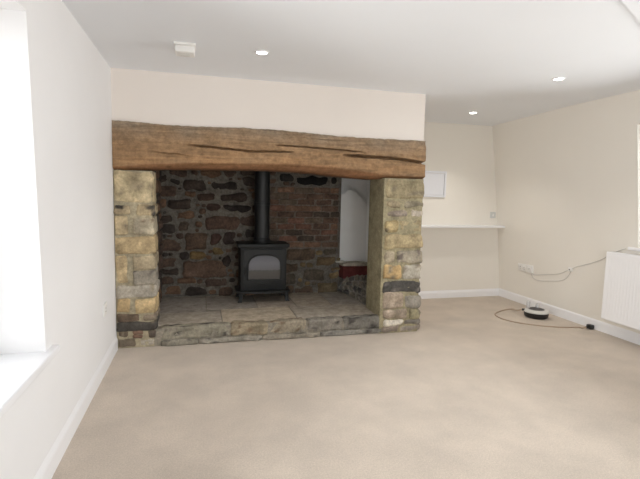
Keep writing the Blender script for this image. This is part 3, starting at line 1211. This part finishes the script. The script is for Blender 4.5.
fc, fr = (fxa + fxb) / 2, (fxb - fxa) / 2
bm = bmesh.new()
cyl(bm, (fc, yfl, sz(244)), (fc, yfl, 1.945), fr, n=40)
mesh_obj('flue_pipe', bm, M['flue'], stove, True, 40)
bm = bmesh.new()
z0 = sz(243.8)
lathe(bm, [(fr + 0.022, 0), (fr + 0.022, 0.012), (fr + 0.010, 0.018), (fr + 0.008, 0.05), (fr + 0.002, 0.055)], (fc, yfl, z0 - 0.002), 40)
mesh_obj('flue_collar', bm, M['iron'], stove, True, 40)
bm = bmesh.new()
lathe(bm, [(fr - 0.001, 0), (fr + 0.006, 0.004), (fr + 0.006, 0.026), (fr - 0.001, 0.03)], (fc, yfl, at(262, 205, 1, yfl).z), 40)
mesh_obj('pipe_joint', bm, M['flue'], stove, True, 40)

# ------------------------------------------------------------------ alcove shelf, hatch, switch
ZS = 1.0
bm = bmesh.new()
xs1 = XR + lean(ZS)
a = at(423, 225, 1, YB - 0.10)
p0 = [(XCR - 0.02, YB + 0.0), (XCR - 0.02, YB - 0.12), (xs1 - 0.004, YB - 0.10), (xs1 - 0.004, YB + 0.0)]
box(bm, (XCR - 0.018, YB - 0.17, ZS - 0.014), (xs1 - 0.002, YB - 0.0005, ZS + 0.014), 0.004, 2)
shelf = mesh_obj('wall_shelf', bm, M['gloss'])
tag(shelf, 'long thin white shelf across the alcove wall right of the fireplace', 'shelf')

hx1, hz1, hz0 = at(446.5, 171, 1, YB - 0.01).x, at(446, 171.5, 1, YB - 0.01).z, at(446, 197.5, 1, YB - 0.01).z
hx0 = hx1 - 0.44
hatch = thing('access_panel', 'white square access panel on the alcove wall above the shelf', 'access panel', ((hx0 + hx1) / 2, YB - 0.001, hz0))
bm = bmesh.new()
fw = 0.028
yb_ = YB - 0.0005
for lo, hi in (((hx0, hz0), (hx1, hz0 + fw)), ((hx0, hz1 - fw), (hx1, hz1)),
               ((hx0, hz0 + fw), (hx0 + fw, hz1 - fw)), ((hx1 - fw, hz0 + fw), (hx1, hz1 - fw))):
    box(bm, (lo[0], YB - 0.022, lo[1]), (hi[0], yb_, hi[1]), 0.003, 2)
mesh_obj('frame', bm, M['panel'], hatch)
bm = bmesh.new()
box(bm, (hx0 + fw + 0.003, YB - 0.016, hz0 + fw + 0.003), (hx1 - fw - 0.003, yb_, hz1 - fw - 0.003), 0.003, 2)
mesh_obj('door', bm, M['panel'], hatch)


def plate(name, label, cat, c, axis, sgn, w, h, t=0.010, kind='switch'):
    """wall plate at c (centre, on the wall face); axis = wall normal axis, sgn = direction of the normal"""
    face = M['pale_grey'] if kind == 'switch' else M['plastic']
    e = thing(name, label, cat, c)
    c = Vector(c)
    o = 1 - axis

    def bx(u0, u1, z0, z1, d0, d1, bev):
        lo, hi = c.copy(), c.copy()
        lo[o] += u0; hi[o] += u1
        lo.z += z0; hi.z += z1
        n0, n1 = c[axis] + sgn * d0, c[axis] + sgn * d1
        lo[axis], hi[axis] = min(n0, n1), max(n0, n1)
        bm = bmesh.new()
        box(bm, lo, hi, bev, 2)
        return bm
    mesh_obj('faceplate', bx(-w / 2, w / 2, -h / 2, h / 2, -0.004, t, 0.004), face, e, True, 40)
    if kind == 'switch':
        mesh_obj('rocker', bx(-0.011, 0.011, -0.018, 0.018, t - 0.001, t + 0.005, 0.003), M['plastic'], e)
    elif kind == 'socket':
        n_ = 2 if w > 0.12 else 1
        for k in range(n_):
            u = 0 if n_ == 1 else (-0.037 + 0.074 * k)
            mesh_obj('rocker', bx(u + 0.016, u + 0.028, 0.012, 0.032, t - 0.001, t + 0.004, 0.002), M['plastic'], e)
            bm = bx(u - 0.004, u + 0.004, 0.000, 0.012, t - 0.002, t + 0.0006, 0)
            for du in (-0.015, 0.007):
                b3 = bx(u + du, u + du + 0.008, -0.022, -0.017, t - 0.002, t + 0.0006, 0)
                me = bpy.data.meshes.new('t')
                b3.to_mesh(me)
                b3.free()
                bm.from_mesh(me)
                bpy.data.meshes.remove(me)
            mesh_obj('pin_slots', bm, M['slot'], e)
    elif kind == 'aerial':
        bm = bmesh.new()
        a0 = c.copy(); a1 = c.copy()
        a0[axis] += sgn * (t - 0.001); a1[axis] += sgn * (t + 0.012)
        cyl(bm, a0, a1, 0.008, n=16)
        mesh_obj('jack', bm, M['grey_plastic'], e)
    return e


c = at(492.7, 215, 1, YB)
plate('light_switch', 'small pale grey light switch above the right end of the alcove shelf', 'switch',
      (c.x, YB, c.z), 1, -1, 0.086, 0.086, kind='switch')
c = at(104.5, 309, 0, XL)
plate('wall_socket', 'single white power socket low on the left wall beside the stone pillar', 'socket',
      (XL, c.y, c.z), 0, 1, 0.10, 0.10, kind='socket')
zz = 0.485
c = at(522.8, 267.3, 0, XR + lean(zz))
xw_ = XR + lean(c.z)
plate('double_socket', 'double white power socket on the right wall above the round appliance', 'socket',
      (xw_, c.y, c.z), 0, -1, 0.165, 0.095, kind='socket')
c2 = at(530.8, 268.9, 0, XR + lean(zz))
plate('aerial_outlet', 'small white aerial outlet with cables beside the double socket on the right wall', 'outlet',
      (XR + lean(c2.z), c2.y, c2.z), 0, -1, 0.10, 0.095, t=0.02, kind='aerial')

# junction box and cables on the right wall
cj = at(571.5, 269.5, 0, XR + lean(0.53))
bm = bmesh.new()
xj = XR + lean(cj.z)
box(bm, (xj - 0.018, cj.y - 0.026, cj.z - 0.022), (xj + 0.004, cj.y + 0.028, cj.z + 0.022), 0.006, 2)
jb = thing('junction_box', 'small white cable junction box midway along the right wall cables', 'junction box', (xj, cj.y, cj.z))
mesh_obj('cover', bm, M['plastic'], jb, True, 40)
bm = bmesh.new()
cyl(bm, (xj - 0.026, cj.y, cj.z), (xj - 0.02, cj.y, cj.z), 0.006, n=12)
mesh_obj('screw', bm, M['dark_grille'], jb)


def wall_pts(px, off=0.006):
    o = []
    for x, y in px:
        z = at(x, y, 0, XR).z
        p_ = at(x, y, 0, XR + lean(z) - off)
        o.append(p_)
    return o


tag(tube_obj('aerial_cable', wall_pts([(531.5, 270), (532, 274), (535, 275.2), (545, 274.4), (556, 274.4), (562, 273), (567, 270.5), (569.5, 270)]), 0.0035, M['cable_grey']),
    'upper grey cable from the outlet to the junction box on the right wall', 'cable')
tag(tube_obj('aerial_cable', wall_pts([(530.5, 270.5), (531.5, 276), (535, 279.8), (541, 281), (552, 281), (560, 281), (566, 279), (570.5, 273), (571, 271)]), 0.0028, M['cable_grey']),
    'lower grey cable sagging from the outlet under the junction box on the right wall', 'cable')
tag(tube_obj('aerial_cable', wall_pts([(572, 269), (574.5, 267), (582, 265.4), (594, 262.4), (603, 259), (612, 253.5), (620, 250.2), (626, 248.6)]), 0.004, M['cable_grey']),
    'grey cable rising from the junction box to the window sill behind the radiator', 'cable')

# ------------------------------------------------------------------ radiator
XF = 3.965
ra, rb = at(605.5, 251.5, 0, XF), at(601.5, 318.5, 0, XF)
ry1 = (ra.y + rb.y) / 2
ry0 = ry1 - 1.25
rz0, rz1 = rb.z, ra.z
rad = thing('radiator', 'white panel radiator under the window on the right wall', 'radiator', (XF + 0.05, (ry0 + ry1) / 2, rz0))


def rad_panel(xf, thick, name):
    """pressed steel panel with vertical flutes"""
    bm = bmesh.new()
    ys, nfl = [], int((ry1 - ry0 - 0.06) / 0.0333)
    prof = [(ry0, 0.004), (ry0 + 0.004, 0.0), (ry0 + 0.028, 0.0)]
    pit = (ry1 - ry0 - 0.056) / nfl
    for k in range(nfl):
        y = ry0 + 0.028 + k * pit
        prof += [(y + pit * 0.12, 0.0), (y + pit * 0.3, 0.0013), (y + pit * 0.7, 0.0013), (y + pit * 0.88, 0.0)]
    prof += [(ry1 - 0.028, 0.0), (ry1 - 0.004, 0.0), (ry1, 0.004)]
    zl = [(rz0, 0.006, 0), (rz0 + 0.006, 0, 0), (rz0 + 0.035, 0, 0), (rz0 + 0.055, 0, 1), (rz1 - 0.055, 0, 1), (rz1 - 0.035, 0, 0), (rz1 - 0.006, 0, 0), (rz1, 0.006, 0)]
    rows_ = []
    for z, e0, g in zl:
        rows_.append([bm.verts.new((xf + e0 + d_ * (g if 0 < i < len(prof) - 1 else 1), y, z)) for i, (y, d_) in enumerate(prof)])
    for A_, B_ in zip(rows_, rows_[1:]):
        for i in range(len(A_) - 1):
            bm.faces.new((A_[i], A_[i + 1], B_[i + 1], B_[i]))
    bnd = [e for e in bm.edges if len(e.link_faces) == 1]
    r__ = bmesh.ops.extrude_edge_only(bm, edges=bnd)
    nv = [g for g in r__['geom'] if isinstance(g, bmesh.types.BMVert)]
    for v in nv:
        v.co.x = xf + thick
    bmesh.ops.holes_fill(bm, edges=[e for e in bm.edges if len(e.link_faces) == 1])
    return mesh_obj(name, bm, M['rad'], rad, False)


rad_panel(XF, 0.016, 'front_panel')
bm = bmesh.new()
box(bm, (XF + 0.066, ry0, rz0), (XF + 0.080, ry1, rz1 - 0.004), 0.003, 2)
mesh_obj('rear_panel', bm, M['rad'], rad)
for y0, y1 in ((ry0 - 0.003, ry0 + 0.001), (ry1 - 0.001, ry1 + 0.003)):
    bm = bmesh.new()
    box(bm, (XF + 0.008, y0, rz0 + 0.01), (XF + 0.078, y1, rz1 + 0.001), 0.001, 1)
    mesh_obj('side_panel', bm, M['rad'], rad)
bm = bmesh.new()
for k in range(5):
    x = XF + 0.012 + k * 0.0135
    box(bm, (x, ry0 + 0.002, rz1 - 0.006), (x + 0.006, ry1 - 0.002, rz1 + 0.002))
k = ry0 + 0.01
while k < ry1 - 0.02:
    box(bm, (XF + 0.012, k, rz1 - 0.005), (XF + 0.072, k + 0.006, rz1 + 0.001))
    k += 0.045
mesh_obj('top_grille', bm, M['rad'], rad)
for yk in (ry0 + 0.2, ry1 - 0.2):
    bm = bmesh.new()
    box(bm, (XF + 0.078, yk - 0.02, rz0 + 0.06), (XR + lean(0.5) + 0.01, yk + 0.02, rz1 - 0.06))
    mesh_obj('bracket', bm, M['rad'], rad)
bm = bmesh.new()
yv = ry0 - 0.05
cyl(bm, (XF + 0.045, ry0 - 0.002, rz0 + 0.04), (XF + 0.045, yv, rz0 + 0.04), 0.011, n=16)
cyl(bm, (XF + 0.045, yv, rz0 + 0.05), (XF + 0.045, yv, 0.001), 0.0075, n=16)
mesh_obj('supply_pipe', bm, M['chrome'], rad, True, 40)
bm = bmesh.new()
lathe(bm, [(0, 0), (0.016, 0), (0.019, 0.01), (0.019, 0.05), (0.014, 0.06), (0, 0.06)], (XF + 0.045, yv, rz0 + 0.045), 20)
mesh_obj('valve_cap', bm, M['plastic'], rad, True, 40)

# ------------------------------------------------------------------ round appliance, cable, adaptor
DX, DY, DR = 3.85, 4.46, 0.135
dev = thing('round_appliance', 'low round grey appliance with black base on the carpet by the right wall', 'appliance', (DX, DY, 0))
bm = bmesh.new()
lathe(bm, [(0, 0.001), (DR - 0.02, 0.001), (DR - 0.012, 0.006), (DR - 0.003, 0.020), (DR, 0.040), (DR, 0.058), (DR - 0.006, 0.064), (0, 0.064)], (DX, DY, 0), 56)
mesh_obj('base_ring', bm, M['black'], dev, True, 35)
bm = bmesh.new()
lathe(bm, [(0, 0.0645), (DR + 0.003, 0.0645), (DR + 0.005, 0.072), (DR, 0.082), (DR - 0.02, 0.092), (DR - 0.045, 0.097), (0.095, 0.098), (0.09, 0.094), (0, 0.094)], (DX, DY, 0), 56)
mesh_obj('top_shell', bm, M['grey_plastic'], dev, True, 35)
bm = bmesh.new()
lathe(bm, [(0, 0.0942), (0.088, 0.0942), (0.088, 0.097), (0.08, 0.099), (0, 0.1)], (DX, DY, 0), 40)
for k in range(-3, 4):
    w = math.sqrt(max(0, 0.075 ** 2 - (k * 0.02) ** 2))
    box(bm, (DX + k * 0.02 - 0.004, DY - w, 0.098), (DX + k * 0.02 + 0.004, DY + w, 0.104), 0.001, 1)
mesh_obj('vent_grille', bm, M['dark_grille'], dev, True, 35)
dl = Vector((-0.87, 0.49, 0))
bm = bmesh.new()
pc = Vector((DX, DY, 0.078)) + dl * (DR - 0.01)
cyl(bm, pc, pc + dl * 0.035, 0.014, n=16, bevel=0.003)
mesh_obj('cable_port', bm, M['black'], dev, True, 40)
for du, hgt in ((-0.055, 0.075), (0.05, 0.045)):
    bm = bmesh.new()
    cpos = (DX + du * 0.9, DY + 0.06 - du * 0.4, 0)
    lathe(bm, [(0, 0.0945), (0.026, 0.0945), (0.026, 0.1), (0.021, 0.105), (0.020, 0.098 + hgt), (0.015, 0.103 + hgt), (0, 0.104 + hgt)], cpos, 28)
    mesh_obj('clear_cap', bm, M['clear'], dev, True, 40)['label'] = 'clear plastic cap'

adx = at(592, 329, 2, 0)
AX = Vector((XR - 0.052, adx.y + 0.005, 0))
port = pc + dl * 0.03
ctrl = [port, port + dl * 0.06 + Vector((0, 0, -0.02)), at(513, 308.8, 2, 0.006), at(505, 309.6, 2, 0.006), at(497.5, 312, 2, 0.006), at(494, 314.2, 2, 0.006),
        at(499, 317.8, 2, 0.006), at(509, 321, 2, 0.006), at(525, 324, 2, 0.006), at(545, 326.3, 2, 0.006), at(565, 327.6, 2, 0.006), at(580, 327, 2, 0.006),
        Vector((AX.x - 0.10, AX.y + 0.0, 0.012)), Vector((AX.x - 0.04, AX.y + 0.0, 0.025))]
tag(tube_obj('power_cable', ctrl, 0.0075, M['cable_brown']),
    'thin brown power cable looping over the carpet from the round appliance', 'cable')
adp = thing('power_adaptor', 'small black plug adaptor on the carpet against the right skirting board', 'adaptor', AX)
bm = bmesh.new()
box(bm, (AX.x - 0.028, AX.y - 0.032, 0.001), (AX.x + 0.030, AX.y + 0.032, 0.050), 0.012, 3)
mesh_obj('housing', bm, M['black'], adp, True, 40)
bm = bmesh.new()
cyl(bm, (AX.x - 0.055, AX.y, 0.025), (AX.x - 0.03, AX.y, 0.025), 0.009, 0.014, n=14)
mesh_obj('cable_grip', bm, M['black'], adp, True, 40)

# ------------------------------------------------------------------ ceiling fittings
c = at(185, 50, 2, CEIL - 0.03)
al = thing('smoke_detector', 'small square white detector on the ceiling above the left of the oak beam', 'detector', (c.x, c.y, CEIL))
bm = bmesh.new()
box(bm, (c.x - 0.072, c.y - 0.072, CEIL - 0.014), (c.x + 0.072, c.y + 0.072, CEIL + 0.002), 0.004, 2)
mesh_obj('mounting_plate', bm, M['plastic'], al)
bm = bmesh.new()
box(bm, (c.x - 0.066, c.y - 0.066, CEIL - 0.062), (c.x + 0.066, c.y + 0.066, CEIL - 0.012), 0.012, 3)
mesh_obj('cover', bm, M['plastic'], al, True, 40)
bm = bmesh.new()
for k in range(4):
    box(bm, (c.x - 0.03, c.y - 0.036 + k * 0.02, CEIL - 0.0635), (c.x + 0.03, c.y - 0.028 + k * 0.02, CEIL - 0.0605))
mesh_obj('vent_slots', bm, M['grey_plastic'], al)

DL = [((262, 52.3), 'glowing recessed downlight in the ceiling above the middle of the fireplace', 14),
      ((559, 78.5), 'glowing recessed downlight in the ceiling nearest the right wall', 14),
      ((473, 112.5), 'glowing recessed downlight in the ceiling over the alcove', 14)]
zc_alc = None
for (px, py), lab, w in DL:
    c = at(px, py, 2, CEIL)
    zc = CEIL
    if c.y > YC:
        for _ in range(6):
            zc = CEIL + (2.352 + 0.02 * (c.x - XL + 0.4) / (XR - XL + 0.8) - CEIL) * (c.y - YC + 0.02) / (YB - YC + 0.02)
            c = at(px, py, 2, zc)
    t = thing('downlight', lab, 'ceiling light', (c.x, c.y, zc), 'recessed ceiling downlights')
    bm = bmesh.new()
    lathe(bm, [(0.036, 0.004), (0.036, -0.004), (0.041, -0.007), (0.050, -0.007), (0.054, -0.003), (0.054, 0.004), (0.036, 0.004)], (c.x, c.y, zc), 32)
    mesh_obj('bezel', bm, M['gloss'], t, True, 40)
    bm = bmesh.new()
    lathe(bm, [(0, 0.003), (0.0355, 0.003), (0.0355, -0.005), (0.024, -0.008), (0, -0.009)], (c.x, c.y, zc), 24)
    mesh_obj('lamp', bm, M['lamp'], t, True, 40)
    ld = bpy.data.lights.new('downlight_beam', 'SPOT')
    ld.energy = w * 1.6
    ld.color = (1, 0.95, 0.88)
    ld.spot_size = math.radians(110)
    ld.spot_blend = 0.8
    ld.shadow_soft_size = 0.03
    lo = bpy.data.objects.new('downlight_beam', ld)
    lo.location = (c.x, c.y, zc - 0.03)
    col.objects.link(lo)

# ------------------------------------------------------------------ daylight
w = bpy.data.worlds.new('overcast_sky')
scene.world = w
w.use_nodes = True
nt = w.node_tree
bg = nt.nodes['Background']
tc = nt.nodes.new('ShaderNodeTexCoord')
sp = nt.nodes.new('ShaderNodeSeparateXYZ')
cr = nt.nodes.new('ShaderNodeValToRGB')
mr = nt.nodes.new('ShaderNodeMapRange')
mr.inputs['From Min'].default_value = -1
mr.inputs['From Max'].default_value = 1
nt.links.new(tc.outputs['Generated'], sp.inputs[0])
nt.links.new(sp.outputs['Z'], mr.inputs['Value'])
nt.links.new(mr.outputs['Result'], cr.inputs['Fac'])
cr.color_ramp.elements[0].position = 0.40
cr.color_ramp.elements[0].color = (0.88, 0.88, 0.87, 1)
cr.color_ramp.elements[1].position = 0.55
cr.color_ramp.elements[1].color = (0.95, 0.98, 1.0, 1)
nt.links.new(cr.outputs['Color'], bg.inputs['Color'])
bg.inputs['Strength'].default_value = 7.2


def portal(name, loc, size, rot):
    ld = bpy.data.lights.new(name, 'AREA')
    ld.shape = 'RECTANGLE'
    ld.size, ld.size_y = size
    ld.cycles.is_portal = True
    o = bpy.data.objects.new(name, ld)
    o.location = loc
    o.rotation_euler = rot
    col.objects.link(o)


sd = bpy.data.lights.new('sunlight', 'SUN')
sd.energy = 7
sd.angle = math.radians(1.5)
sd.color = (1, 0.98, 0.95)
so = bpy.data.objects.new('sunlight', sd)
so.rotation_euler = Vector((0.27, 1.0, -0.9)).to_track_quat('-Z', 'Y').to_euler()   # high sun aimed at the left jamb and through the added rear window
col.objects.link(so)
H90 = math.pi / 2
portal('sky_portal', (XL - 0.37, (WL[0] + WL[1]) / 2, (WL[2] + WL[3]) / 2), (WL[3] - WL[2], WL[1] - WL[0]), (0, -H90, 0))
portal('sky_portal', (XR + 0.37, (WR[0] + WR[1]) / 2, (WR[2] + WR[3]) / 2), (WR[3] - WR[2], WR[1] - WR[0]), (0, H90, 0))
portal('sky_portal', ((WB[0] + WB[1]) / 2, YREAR - 0.31, (WB[2] + WB[3]) / 2), (WB[1] - WB[0], WB[3] - WB[2]), (H90, 0, 0))

# ------------------------------------------------------------------ view
vs = scene.view_settings
vs.view_transform = 'Standard'
vs.look = 'None'
vs.exposure = 0.52
vs.gamma = 1.0
vs.use_curve_mapping = False
scene.cycles.use_denoising = True
scene.cycles.max_bounces = 10
scene.cycles.diffuse_bounces = 8
scene.cycles.sample_clamp_indirect = 8
scene.cycles.caustics_reflective = False
scene.cycles.caustics_refractive = False
